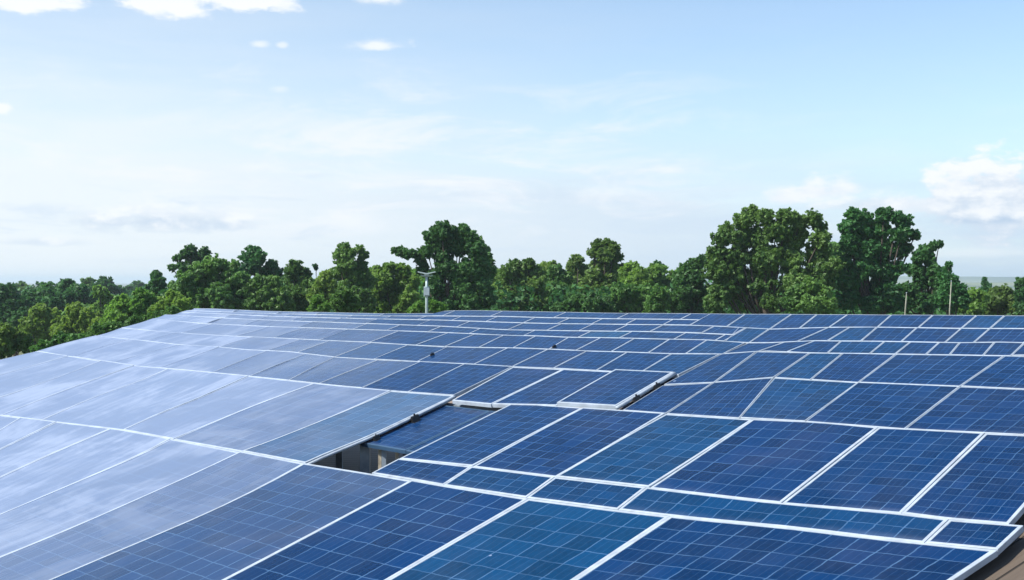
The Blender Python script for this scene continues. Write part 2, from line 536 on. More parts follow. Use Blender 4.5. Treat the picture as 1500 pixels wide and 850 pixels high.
# ------------------------------------------------------------------ the solar panels
POLY = {
    'L0': [(-207, 574), (0, 608), (177, 629.5), (351, 661), (447, 679), (527, 690.5), (604, 702.5), (647, 710), (772, 729), (905, 746.5), (1011, 759), (1167, 773), (1277, 787), (1460, 805), (1500, 809)],
    'L1': [(560, 669), (584, 672), (692, 683), (813, 698.5), (950, 714), (1091, 731), (1140, 736.5), (1321, 751.5), (1384, 760), (1493, 769), (1600, 779)],
    'L2': [(700, 586), (752, 589.5), (855, 597), (976, 605.5), (1101, 613.5), (1201, 618), (1291, 627), (1324, 628), (1444, 634.5), (1501, 637), (1700, 650)],
    'M': [(30, 513), (58, 515), (124, 524.5), (200, 536), (274, 542), (368, 551), (461, 561), (501, 565.5), (574, 572), (664, 578.5), (700, 581)],
    'N': [(140, 492), (200, 498), (264, 505), (321, 508), (361, 512), (424, 515), (490, 523), (554, 527), (691, 533.5), (751, 537), (824, 540), (901, 544.3), (988, 548.5), (1000, 549)],
    'S': [(170, 480), (280, 489), (340, 492), (400, 495), (477, 498.5), (534, 501), (597, 505), (647, 507.5), (699, 509), (750, 509.5), (805, 511.5), (860, 514), (915, 515.5), (985, 518), (1062, 518.5)],
    'Sr': [(1050, 518.5), (1122, 514), (1187, 517), (1234, 517.6), (1307, 518.6), (1391, 519.6), (1471, 521), (1501, 520), (1700, 529)],
    'T': [(220, 467), (300, 474), (400, 478.5), (510, 482), (580, 484.5), (651, 487), (738, 491), (785, 492), (833, 494), (882, 494.7), (960, 496.4), (1036, 498), (1098, 502)],
    'Tr': [(1030, 498), (1098, 502), (1130, 502), (1194, 499), (1296, 500), (1348, 501), (1406, 502), (1465, 501), (1501, 502), (1700, 511)],
    'T2': [(250, 461), (330, 466), (420, 470), (540, 474), (650, 478), (735, 483), (831, 484.5), (890, 485), (933, 485.5), (1000, 487), (1080, 490.5)],
    'U': [(265, 457), (400, 463.5), (540, 467), (650, 469), (735, 472), (805, 474), (905, 475), (1008, 476), (1060, 478), (1090, 479.8)],
    'Ur': [(1000, 476), (1060, 478), (1127, 482), (1214, 479.5), (1274, 479), (1408, 481), (1500, 481.5), (1700, 486)],
    'V': [(275, 454.6), (400, 459.5), (540, 462.5), (650, 463), (735, 463.5), (805, 465.5), (905, 467), (1000, 468), (1100, 470)],
    'RG': [(284, 452), (310, 452), (400, 456), (557, 459), (640, 459), (652, 455), (700, 454.5), (880, 458), (1000, 459), (1080, 460), (1300, 461), (1500, 462), (1700, 464)],
}
DENSE = {k: np.array(v, float) for k, v in POLY.items()}


def py(k, x):
    a = DENSE[k]
    return float(np.interp(x, a[:, 0], a[:, 1]))


def edge_on(k, x0, x1, n=9):
    xs_ = np.linspace(x0, x1, 41)
    return resample(np.array([on_slope(x, py(k, x)) for x in xs_]), n)


def resample(pts, n):
    pts = np.asarray(pts, float)
    s = np.concatenate([[0], np.cumsum(np.linalg.norm(np.diff(pts, axis=0), axis=1))])
    q = np.linspace(0, s[-1], n)
    return np.stack([np.interp(q, s, pts[:, 0]), np.interp(q, s, pts[:, 1])], 1)


def smooth_pl(pts, n):
    """resample a traced line with a little rounding at its bends"""
    d = resample(pts, 33)
    if len(pts) > 2:
        ch = np.linspace(0, 1, 33)[:, None]
        d = 0.6 * d + 0.4 * (d[0] * (1 - ch) + d[-1] * ch)
        for _ in range(6):
            d[1:-1] = d[1:-1] * 0.5 + (d[:-2] + d[2:]) * 0.25
    return resample(d, n)


NU, NV = 7, 9
ROW_COUNT = {}
PANELS = []


def coons(bot, top, lef, rig):
    """patch function over (u, v); the four edges are sampled polylines in slope coordinates"""
    def ev(pl, s):
        n = len(pl) - 1
        q = np.clip(s * n, 0, n - 1e-6)
        i = int(q)
        return pl[i] * (1 - (q - i)) + pl[i + 1] * (q - i)
    c00, c10, c01, c11 = bot[0], bot[-1], top[0], top[-1]

    def f(u, v):
        return ((1 - v) * ev(bot, u) + v * ev(top, u) + (1 - u) * ev(lef, v) + u * ev(rig, v)
                - ((1 - u) * (1 - v) * c00 + u * (1 - v) * c10 + (1 - u) * v * c01 + u * v * c11))
    return f


def panel(bot, top, lef, rig, row, h=0.0, dust=0.0, sag=0.0, fw=None):
    f = coons(bot, top, lef, rig)
    wa = 0.5 * (np.linalg.norm(bot[-1] - bot[0]) + np.linalg.norm(top[-1] - top[0]))
    wb = 0.5 * (np.linalg.norm(lef[-1] - lef[0]) + np.linalg.norm(rig[-1] - rig[0]))
    g = 0.0025 if dust < 0.45 else 0.001
    if fw is None: fw = 0.022 if row in ('strip', 'broad', 'left sheet', 'middle', 'sunken') else 0.008
    ph = rng.uniform(0, 6.28, 2)
    tilt = rng.normal(0, 0.0035, 2)

    def hh(u, v):
        return h + sag * math.sin(math.pi * u + ph[0]) * math.sin(math.pi * v) + tilt[0] * (u - .5) * wa + tilt[1] * (v - .5) * wb

    cen = P3(f(0.5, 0.5), h)
    root = empty('solar_panel', cen)

    def pt(u, v, dz=0.0):
        return P3(f(u, v), hh(u, v) + dz) - cen

    gu, gv = g / wa, g / wb
    iu, iv = (g + fw) / wa, (g + fw) / wb
    # boundary loop in (u, v)
    def loop(a, b):
        L = [(a + (1 - 2 * a) * i / NU, b) for i in range(NU)]
        L += [(1 - a, b + (1 - 2 * b) * j / NV) for j in range(NV)]
        L += [(1 - a - (1 - 2 * a) * i / NU, 1 - b) for i in range(NU)]
        L += [(a, 1 - b - (1 - 2 * b) * j / NV) for j in range(NV)]
        return L
    lo, li = loop(gu, gv), loop(iu, iv)
    n = len(lo)
    vs = ([pt(u, v, -0.040) for u, v in lo] + [pt(u, v, -0.0025) for u, v in lo]
          + [pt(u * (1 - 2 * 0.0025 / wa) + 0.0025 / wa, v * (1 - 2 * 0.0025 / wb) + 0.0025 / wb) for u, v in lo]
          + [pt(u, v) for u, v in li] + [pt(u, v, -0.040) for u, v in li])
    fs = []
    for r_ in range(4):
        for i in range(n):
            j = (i + 1) % n
            fs.append((r_ * n + i, r_ * n + j, (r_ + 1) * n + j, (r_ + 1) * n + i))
    for i in range(n):
        j = (i + 1) % n
        fs.append((4 * n + i, 4 * n + j, j, i))
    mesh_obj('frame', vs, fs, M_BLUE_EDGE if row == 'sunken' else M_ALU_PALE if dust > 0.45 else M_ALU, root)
    # laminated cells
    vs, uv, fs = [], [], []
    nca = max(2, round(wa / 0.19))
    if wa < 1.5: nca = 6 if wa > 0.5 else 4
    ncb = max(2, round(wb / (wa / nca)))
    for k, dz in enumerate((-0.003, -0.012)):
        for j in range(NV + 1):
            for i in range(NU + 1):
                u = iu + (1 - 2 * iu) * i / NU; v = iv + (1 - 2 * iv) * j / NV
                vs.append(pt(u, v, dz)); uv.append((i / NU * nca, j / NV * ncb))
    st = (NU + 1) * (NV + 1)
    for j in range(NV):
        for i in range(NU):
            q = (j * (NU + 1) + i, j * (NU + 1) + i + 1, (j + 1) * (NU + 1) + i + 1, (j + 1) * (NU + 1) + i)
            fs.append(q)
            fs.append(tuple(st + x for x in reversed(q)))
    gl = mesh_obj('cell_sheet', vs, fs, M_DUST_GLARE if dust > 0.02 else M_CELL, root, smooth=True, uv=uv)
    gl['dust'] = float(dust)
    gl['teal'] = 0.0
    PANELS.append(dict(gl=gl, root=root, row=row, f=f, h=h, dust=dust, wa=wa, wb=wb, cen=cen))
    return PANELS[-1]


def dust_glare_at(x, y):
    """how dusty: the left third has a pale film with sky glare painted in"""
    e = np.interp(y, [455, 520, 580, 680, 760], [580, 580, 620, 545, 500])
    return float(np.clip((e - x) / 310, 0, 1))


def row_of(name, kb, kt, divs, h=0.0, sag=0.0, skip=()):
    for i in range(len(divs) - 1):
        if i in skip: continue
        L, Rr = divs[i], divs[i + 1]
        lef = smooth_pl([on_slope(*q) for q in L], 9); rig = smooth_pl([on_slope(*q) for q in Rr], 9)
        bot = edge_on(kb, L[0][0], Rr[0][0]); top = edge_on(kt, L[-1][0], Rr[-1][0])
        mx = (L[0][0] + Rr[0][0] + L[-1][0] + Rr[-1][0]) / 4
        my = (L[0][1] + L[-1][1]) / 2
        d = dust_glare_at(mx, my)
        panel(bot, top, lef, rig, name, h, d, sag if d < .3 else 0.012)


def snap(kb, kt, divs):
    out = []
    for d in divs:
        d = [tuple(q) for q in d]
        d[0] = (d[0][0], py(kb, d[0][0])); d[-1] = (d[-1][0], py(kt, d[-1][0]))
        out.append(d)
    return out


def quad(name, bl, br, tr, tl, h=0.0, mid=None):
    g = lambda a, b: resample(np.array([on_slope(*a), on_slope(*b)]), 9)
    lef = g(bl, tl) if mid is None else smooth_pl([on_slope(*q) for q in [bl] + mid + [tl]], 9)
    return panel(g(bl, br), g(tl, tr), lef, g(br, tr), name, h, dust_glare_at((bl[0] + tr[0]) / 2, (bl[1] + tr[1]) / 2))


# front row: its dividers run down out of the picture, each as long as a panel
FRONT = [
    [(-60, 598), (-200, 640)], [(30, 613), (0, 630)], [(83, 618), (0, 658)], [(163, 628), (57, 671), (0, 698)],
    [(250, 643), (214, 666), (100, 713), (0, 755)], [(353, 661), (277, 700), (200, 735), (100, 780), (0, 818)],
    [(446, 679), (388, 716), (301, 760), (234, 786), (77, 850)], [(604, 703), (400, 812), (327, 850)],
    [(774, 729), (567, 850)], [(982, 756), (840, 850)], [(1462, 805), (1395, 850)]]
LEN0 = 3.1
fd = []
for d in FRONT:
    q = [np.array(on_slope(d[0][0], py('L0', d[0][0])))] + [on_slope(*k) for k in d[1:]]
    s = sum(np.linalg.norm(q[i + 1] - q[i]) for i in range(len(q) - 1))
    dirn = q[-1] - q[-2]; dirn /= np.linalg.norm(dirn)
    if s < LEN0: q.append(q[-1] + dirn * (LEN0 - s))
    fd.append((d[0][0], q))
for i in range(len(fd) - 1):
    (xl, L), (xr, Rr) = fd[i], fd[i + 1]
    L, Rr = smooth_pl(L[::-1], 9), smooth_pl(Rr[::-1], 9)
    bot = resample(np.array([L[0], Rr[0]]), 9)
    panel(bot, edge_on('L0', xl, xr), L, Rr, 'front', 0.0, dust_glare_at((xl + xr) / 2 - 60, 745), 0.004, 0.027)

row_of('strip', 'L0', 'L1', snap('L0', 'L1', [[(544, 0), (584, 0)], [(649, 0), (691, 0)], [(771, 0), (813, 0)], [(905, 0), (947, 0)], [(1354, 0), (1390, 0)], [(1462, 0), (1500, 0)]]))
row_of('broad', 'L1', 'L2', snap('L1', 'L2', [[(585, 0), (651, 638), (752, 0)], [(692, 0), (854, 0)], [(814, 0), (975, 0)], [(951, 0), (1103, 0)],
                                             [(1144, 0), (1287, 0)], [(1320, 0), (1443, 0)], [(1478, 0), (1590, 0)]]), sag=0.004)
quad('sunken', (526, 641), (592, 652), (717, 594), (647, 586), -0.055)
quad('sunken', (592, 652), (622, 657), (743, 597), (717, 594), -0.055)
row_of('left sheet', 'L0', 'M', snap('L0', 'M', [[(-207, 0), (-80, 545), (54, 0)], [(-120, 0), (0, 549), (100, 0)], [(-62, 0), (0, 584), (107, 545), (150, 0)],
                                                [(0, 0), (100, 570), (197, 0)], [(60, 0), (133, 580), (200, 560), (247, 0)],
                                                [(180, 0), (234, 604), (284, 587), (364, 0)], [(254, 0), (368, 595), (461, 0)],
                                                [(354, 0), (400, 646), (501, 605), (573, 0)], [(447, 0), (478, 664), (545, 640), (666, 0)]]))
row_of('third left', 'M', 'N', snap('M', 'N', [[(54, 0), (140, 0)], [(107, 0), (190, 0)], [(165, 0), (264, 0)], [(234, 0), (321, 0)], [(311, 0), (391, 0)],
                                              [(366, 0), (448, 0)], [(423, 0), (490, 0)], [(467, 0), (554, 0)], [(530, 0), (616, 0)], [(597, 0), (681, 0)], [(664, 0), (751, 0)]]))
quad('middle', (662, 587), (719, 592.5), (826, 540.4), (751, 537.2))
quad('middle', (720, 592), (815, 594), (902, 544.4), (826, 540.4))
RAISED = quad('middle', (816, 594), (903, 599), (988, 548.5), (902, 544.4), 0.03)
quad('right third', (900, 598.8), (911, 600.4), (993, 549.2), (983, 548.4), -0.03)
quad('right third', (912, 600.5), (975, 605.3), (1044, 561), (970, 565))
quad('right third', (976, 605.5), (1083, 612), (1133, 553.5), (1046, 560.5))
quad('right third', (1084, 612), (1179, 617), (1257, 560), (1134, 553.5))
quad('right third', (1180, 617), (1325, 628), (1406, 566), (1257, 560))
quad('right third', (1326, 628), (1500, 637), (1580, 574), (1406, 566))
quad('fourth', (972, 563), (1046, 560), (1108, 514.8), (1057, 518.5))
quad('fourth', (1047, 560), (1133, 553), (1186, 516.9), (1109, 514.8))
quad('fourth', (1134, 553), (1187, 556), (1234, 517.6), (1187, 517))
quad('fourth', (1188, 556), (1257, 560), (1312, 518.6), (1235, 517.6))
quad('fourth', (1258, 560), (1406, 566), (1471, 521), (1313, 518.6))
quad('fourth', (1407, 566), (1560, 573), (1610, 525), (1472, 521))
row_of('fourth left', 'N', 'S', snap('N', 'S', [[(140, 0), (176, 0)], [(215, 0), (262, 0)], [(321, 0), (372, 0)], [(391, 0), (440, 0)], [(435, 0), (484, 0)], [(490, 0), (545, 0)], [(547, 0), (598, 0)],
                                               [(611, 0), (655, 0)], [(694, 0), (744, 0)], [(750, 0), (803, 0)], [(810, 0), (860, 0)], [(873, 0), (919, 0)], [(937, 0), (984, 0)], [(994, 0), (1055, 0)]]))
row_of('fifth', 'S', 'T', snap('S', 'T', [[(178, 0), (224, 0)], [(265, 0), (312, 0)], [(345, 0), (395, 0)], [(400, 0), (449, 0)], [(467, 0), (510, 0)], [(541, 0), (585, 0)], [(608, 0), (657, 0)],
                                         [(651, 0), (696, 0)], [(701, 0), (738, 0)], [(751, 0), (785, 0)], [(804, 0), (833, 0)], [(843, 0), (880, 0)], [(895, 0), (930, 0)],
                                         [(949, 0), (981, 0)], [(1004, 0), (1036, 0)], [(1058, 0), (1092, 0)]]))
row_of('fifth right', 'Sr', 'Tr', snap('Sr', 'Tr', [[(1060, 0), (1097, 0)], [(1110, 0), (1150, 0)], [(1152, 0), (1194, 0)], [(1212, 0), (1232, 0)], [(1274, 0), (1296, 0)], [(1311, 0), (1334, 0)],
                                                   [(1356, 0), (1376, 0)], [(1391, 0), (1406, 0)], [(1440, 0), (1457, 0)], [(1481, 0), (1501, 0)], [(1560, 0), (1578, 0)], [(1640, 0), (1655, 0)]]))


def up_to(kb, kt, x):
    """where a line up the slope from x on one row line meets the next"""
    y0 = py(kb, x)
    for _ in range(1):
        xt = x
        for _ in range(12):
            yt = py(kt, xt)
            xt = x + (yt - y0) * (VPB[0] - x) / (VPB[1] - y0)
    return xt


def auto(name, kb, kt, x0, x1, step):
    xs_ = [x0]
    while xs_[-1] < x1:
        xs_.append(xs_[-1] + step * float(rng.choice([0.9, 1.0, 1.0, 1.1, 1.45])))
    xs_[-1] = x1
    row_of(name, kb, kt, snap(kb, kt, [[(x, 0), (up_to(kb, kt, x), 0)] for x in xs_]))


auto('sixth', 'T', 'T2', 222, 1060, 55)
auto('seventh', 'T2', 'U', 252, up_to('T', 'T2', 1060), 52)
auto('eighth', 'U', 'V', 266, 1010, 50)
auto('ridge', 'V', 'RG', 276, up_to('U', 'V', 1010), 64)
row_of('sixth right', 'Tr', 'Ur', snap('Tr', 'Ur', [[(1062, 0), (1082, 0)], [(1097, 0), (1127, 0)], [(1167, 0), (1214, 0)], [(1212, 0), (1245, 0)], [(1261, 0), (1285, 0)], [(1320, 0), (1343, 0)],
                                                   [(1384, 0), (1408, 0)], [(1426, 0), (1450, 0)], [(1500, 0), (1522, 0)], [(1560, 0), (1580, 0)], [(1640, 0), (1660, 0)]]))
row_of('ridge right', 'Ur', 'RG', snap('Ur', 'RG', [[(1010, 0), (1040, 0)], [(1064, 0), (1092, 0)], [(1127, 0), (1160, 0)], [(1171, 0), (1197, 0)], [(1214, 0), (1242, 0)], [(1285, 0), (1306, 0)],
                                                   [(1345, 0), (1367, 0)], [(1408, 0), (1431, 0)], [(1450, 0), (1472, 0)], [(1522, 0), (1545, 0)], [(1580, 0), (1600, 0)], [(1660, 0), (1680, 0)]]))

for rw, ix, tv in (('front', 8, 0.5), ('left sheet', -1, 0.8), ('strip', 3, 0.35), ('broad', 2, 0.4), ('right third', 3, 0.25)):
    [q for q in PANELS if q['row'] == rw][ix]['gl']['teal'] = tv
q_ = min((q for q in PANELS if q['row'] == 'sixth'), key=lambda q: abs(q['f'](.5, .5)[0] - on_slope(905, 489)[0]))
q_['gl']['teal'] = 1.0

# names for the rows, from near to far
ROWTXT = {
    'front': ('in the front row', 'front row of panels'),
    'strip': ('in the narrow strip behind the front row', 'narrow strip row of panels'),
    'broad': ('of the large panels behind the strip', 'large panels right of the gap'),
    'sunken': ('of the lower pair beside the gap', 'lower panels beside the gap'),
    'left sheet': ('of the long ones left of the gap', 'long hazy panels left of the gap'),
    'third left': ('in the left row behind the long ones', 'hazy row behind the long left panels'),
    'middle': ('of the central three by the clamps', 'middle panels in front of the clamps'),
    'right third': ('in the third row, right half', 'panels right of the raised middle panel'),
    'fourth': ('in the fourth row, right half', 'fourth row, right half'),
    'fourth left': ('in the fourth row, left half', 'fourth row, left half'),
    'fifth': ('in the fifth row, left half', 'fifth row, left half'),
    'fifth right': ('in the fifth row, right half', 'fifth row, right half'),
    'sixth': ('in the sixth row, left half', 'sixth row, left half'),
    'sixth right': ('in the sixth row, right half', 'sixth row, right half'),
    'seventh': ('in the third row from the ridge', 'third row below the ridge'),
    'eighth': ('in the row just below the ridge', 'row just below the ridge row'),
    'ridge': ('along the ridge, left half', 'ridge row, left part'),
    'ridge right': ('along the ridge, right half', 'ridge row, right part'),
}
ORD = ['first', 'second', 'third', 'fourth', 'fifth', 'sixth', 'seventh', 'eighth', 'ninth', 'tenth', 'eleventh', 'twelfth', 'thirteenth',
       'fourteenth', 'fifteenth', 'sixteenth', 'seventeenth', 'eighteenth', 'nineteenth', 'twentieth']
for row, (txt, grp) in ROWTXT.items():
    L = [q for q in PANELS if q['row'] == row]
    for i, q in enumerate(L):
        look = 'milky' if q['dust'] > 0.75 else 'glary' if q['dust'] > 0.3 else 'half-hazed' if q['dust'] > 0.02 else 'deep blue'  # paler looks include sky glare painted into the cells
        if i == len(L) - 1: place = 'rightmost'
        elif i == 0: place = 'leftmost'
        elif i > len(L) / 2 and len(L) > 4: place = ORD[len(L) - 1 - i] + ' from right'
        else: place = ORD[i] + ' from left'
        tag(q['root'], f'{look} solar panel, {place} {txt}', 'solar panel', grp)


# rails, clamps and cable parts that show along the raised edges
def along(q, side, v0, v1, off, dz, n=7):
    pts = []
    for v in np.linspace(v0, v1, n):
        ab = q['f'](side, v)
        pts.append(P3(ab + np.array([-off, 0]), q['h'] + dz) - q['cen'])
    return pts


def clamp(q, v, size):
    """black wedge-shaped end clamp under the right-hand edge of a panel"""
    c = P3(q['f'](1.0, v) + np.array([-0.03, 0]), q['h'] - 0.05) - q['cen']
    a, b, n = -AX, BX, NX
    s = size
    prof = [(-0.35, -0.55), (0.9, -0.55), (0.95, -0.40), (0.45, 0.0), (0.30, 0.62), (0.10, 0.62), (0.0, 0.05), (-0.35, 0.0)]
    vs = [c + s * (a * x + n * z) + b * s * k for k in (-0.55, 0.55) for x, z in prof]
    m_ = len(prof)
    fs = [tuple(range(m_ - 1, -1, -1)), tuple(range(m_, 2 * m_))] + [(i, (i + 1) % m_, m_ + (i + 1) % m_, m_ + i) for i in range(m_)]
    mb = MB().add(vs, fs)
    mb.tube([c + s * (a * 0.2 + n * 0.6), c + s * (a * 0.2 + n * 0.85)], s * 0.12, 6)
    mb.build('clamp', M_RUBBER, q['root'])


lastL = [q for q in PANELS if q['row'] == 'left sheet'][-1]
MB().tube(along(lastL, 1.0, 0.0, 1.0, 0.004, -0.022, 12), 0.015, 8).build('edge_rail', M_ALU, lastL['root'], True)
clamp(lastL, 0.40, 0.065)
clamp(lastL, 0.67, 0.09)
MB().tube(along(RAISED, 1.0, 0.0, 1.0, 0.006, -0.022, 8), 0.019, 8).build('edge_rail', M_ALU, RAISED['root'], True)
clamp(RAISED, 0.27, 0.08)
clamp(RAISED, 0.62, 0.08)


def nearest(x, y, rows):
    p_ = P3(on_slope(x, y))
    return min((q for q in PANELS if q['row'] in rows), key=lambda q: np.linalg.norm(P3(q['f'](1.0, 0.5)) - p_))


for (x, y) in ((621, 520), (810, 509)):
    q = nearest(x, y, ('fourth left', 'fifth'))
    ab = on_slope(x, y)
    vv = float(np.clip((ab - q['f'](1, 0))[1] / ((q['f'](1, 1) - q['f'](1, 0))[1]), 0.05, 0.95))
    q['h'] += 0.04
    clamp(q, vv, 0.055)
    q['h'] -= 0.04

# ------------------------------------------------------------------ the steel frame that carries the array
frame_root = empty('support_frame', (0, 12, GZ + 0.11))
tag(frame_root, 'grey steel and timber support frame seen through the gap between the panels', 'support frame')
fo = np.array(frame_root.location)


def post(x, y, half, mat, name='post', top=0.09, at_y=None):
    """upright standing on the deck, under the point of the slope seen at x, y"""
    r = ray(x, y)
    if at_y is None:
        p_ = r * (-(DIST + top) / (NX @ r))
    else:
        p_ = r * (at_y / r[1])
    z0 = GZ + 0.11
    ztop = p_[2]
    zs = -(NX[0] * p_[0] + NX[1] * p_[1] + DIST + top) / NX[2]
    ztop = min(zs, ztop + 5)
    MB().box((p_[0], p_[1], (z0 + ztop) / 2), half, half, (ztop - z0) / 2).build(name, mat, frame_root, org=fo)
    return p_


post(535, 647, 0.048, M_STEEL)
post(556.5, 652, 0.016, M_TIMBER)
post(562.5, 652, 0.022, M_STEEL)
post(581.5, 654, 0.015, M_TIMBER)


def beam(ab0, ab1, hw, hd, dz, mat, name='beam'):
    a, b = P3(ab0, dz), P3(ab1, dz)
    d = b - a; ln = np.linalg.norm(d); d /= ln
    s = np.cross(d, NX); s /= np.linalg.norm(s)
    MB().box((a + b) / 2, ln / 2, hw, hd, (d, s, NX)).build(name, mat, frame_root, org=fo)


# purlins along the rows and uprights under them, all round the array
c0, c1 = on_slope(-150, 575), on_slope(1462, 805)
for bb in np.linspace(on_slope(700, 830)[1], on_slope(900, 462)[1], 7):
    aL = np.interp(bb, [on_slope(-207, 574)[1], on_slope(284, 452)[1]], [on_slope(-207, 574)[0], on_slope(284, 452)[0]]) - 0.3
    aR = np.interp(bb, [on_slope(1395, 850)[1], on_slope(1500, 640)[1], on_slope(1600, 470)[1]], [on_slope(1395, 850)[0] , on_slope(1500, 640)[0], on_slope(1600, 470)[0]]) + 0.15
    gap_b = (on_slope(520, 690)[1] - 0.2, on_slope(560, 640)[1] + 0.1)
    if gap_b[0] < bb < gap_b[1]: bb = gap_b[1] + 0.12
    beam(np.array([aL, bb]), np.array([aR, bb]), 0.03, 0.035, -0.12, M_STEEL)
    for aa in np.linspace(aL - 0.4, aR + 1.1, 5):
        p_ = P3(np.array([aa, bb]), -0.16)
        ga = on_slope(520, 668)
        if abs(aa - ga[0]) < 3.2 and abs(bb - ga[1]) < 3.2: continue
        if p_[2] > GZ + 0.2:
            MB().box((p_[0], p_[1], (GZ + 0.11 + p_[2]) / 2), 0.04, 0.04, (p_[2] - GZ - 0.11) / 2).build('post', M_STEEL, frame_root, org=fo)

for (x, y, dp, ln, rz, lab) in ((497, 676, 0.75, 0.9, 0.5, 'grey weathered plank lying in the gap left of the steel post'),
                               (572, 664, 0.85, 1.0, -0.3, 'thin weathered plank lying in the gap between the timber battens')):
    c_ = P3(on_slope(x, y), -dp)
    ax_ = (np.array([math.cos(rz), math.sin(rz), 0]), np.array([-math.sin(rz), math.cos(rz), 0]), np.array([0, 0, 1.0]))
    tag(MB().box(c_, ln / 2, 0.06, 0.012, ax_).box(c_ + np.array([0, 0, -0.05]), 0.03, 0.07, 0.035, ax_).build('plank', M_PALEWOOD), lab, 'plank')

# inclined board walkway along the right-hand edge of the array
w0, w1 = on_slope(1270, 935), on_slope(1640, 700)
wd_ = w1 - w0; wl = np.linalg.norm(wd_); wd_ /= wl
wo_ = np.array([wd_[1], -wd_[0]])
if wo_[0] > 0: wo_ = -wo_
ea, eb = AX * wd_[0] + BX * wd_[1], AX * wo_[0] + BX * wo_[1]
wc = P3((w0 + w1) / 2 + wo_ * 1.18, -0.14)
wk = MB().box((0, 0, 0), wl / 2 + 2, 1.6, 0.03).build('walkway', M_WALK)
from mathutils import Matrix
wk.matrix_world = Matrix(((ea[0], eb[0], np.cross(ea, eb)[0], wc[0]), (ea[1], eb[1], np.cross(ea, eb)[1], wc[1]),
                          (ea[2], eb[2], np.cross(ea, eb)[2], wc[2]), (0, 0, 0, 1)))
tag(wk, kind='structure')

# cable conduit lying in the gap
cp = [P3(on_slope(x, y), -h_) for x, y, h_ in ((452, 681, 0.10), (468, 672, 0.10), (485, 672, 0.16), (505, 684, 0.3), (520, 700, 0.5))]
tag(MB().tube(cp, 0.02, 8).build('conduit', M_ALU_GREY, smooth=True), 'pale bent conduit curling out at the corner of the gap', 'pipe')


# ------------------------------------------------------------------ trees
def at(x, y, Y):
    r = ray(x, y)
    return r * (Y / r[1])


def leaves(cent, rad, count, size, r):
    """leaf-sized faces spread over the shells of small clumps"""
    cent, rad = np.asarray(cent), np.asarray(rad)
    w_ = rad ** 2
    k = r.choice(len(cent), count, p=w_ / w_.sum())
    d = r.normal(size=(count, 3)); d /= np.linalg.norm(d, axis=1, keepdims=True)
    rr = rad[k] * r.uniform(0.35, 1.15, count) ** 0.6
    pos = cent[k] + d * rr[:, None] * np.array([1, 1, 0.82])
    nrm = d * 0.5 + r.normal(size=(count, 3)) * 0.7 + np.array([0, 0, 0.35])
    nrm /= np.linalg.norm(nrm, axis=1, keepdims=True)
    tv = r.normal(size=(count, 3))
    tv -= nrm * (tv * nrm).sum(1, keepdims=True); tv /= np.linalg.norm(tv, axis=1, keepdims=True)
    bv = np.cross(nrm, tv)
    s = size * r.uniform(0.6, 1.35, count)[:, None]
    q = np.stack([pos - tv * s, pos + bv * s * 0.55 + nrm * s * 0.12, pos + tv * s, pos - bv * s * 0.55 + nrm * s * 0.12], 1)
    return q.reshape(-1, 3)


def leaf_mesh(name, V_, mat, parent, org):
    n = len(V_) // 4
    me = bpy.data.meshes.new(name)
    me.vertices.add(4 * n); me.loops.add(4 * n); me.polygons.add(n)
    me.vertices.foreach_set('co', (V_ - np.asarray(org)).astype(np.float32).ravel())
    me.loops.foreach_set('vertex_index', np.arange(4 * n, dtype=np.int32))
    me.polygons.foreach_set('loop_start', np.arange(0, 4 * n, 4, dtype=np.int32))
    me.materials.append(mat)
    me.update(calc_edges=True)
    me.validate()
    o = bpy.data.objects.new(name, me)
    COL.objects.link(o)
    if parent: o.parent = parent
    return o


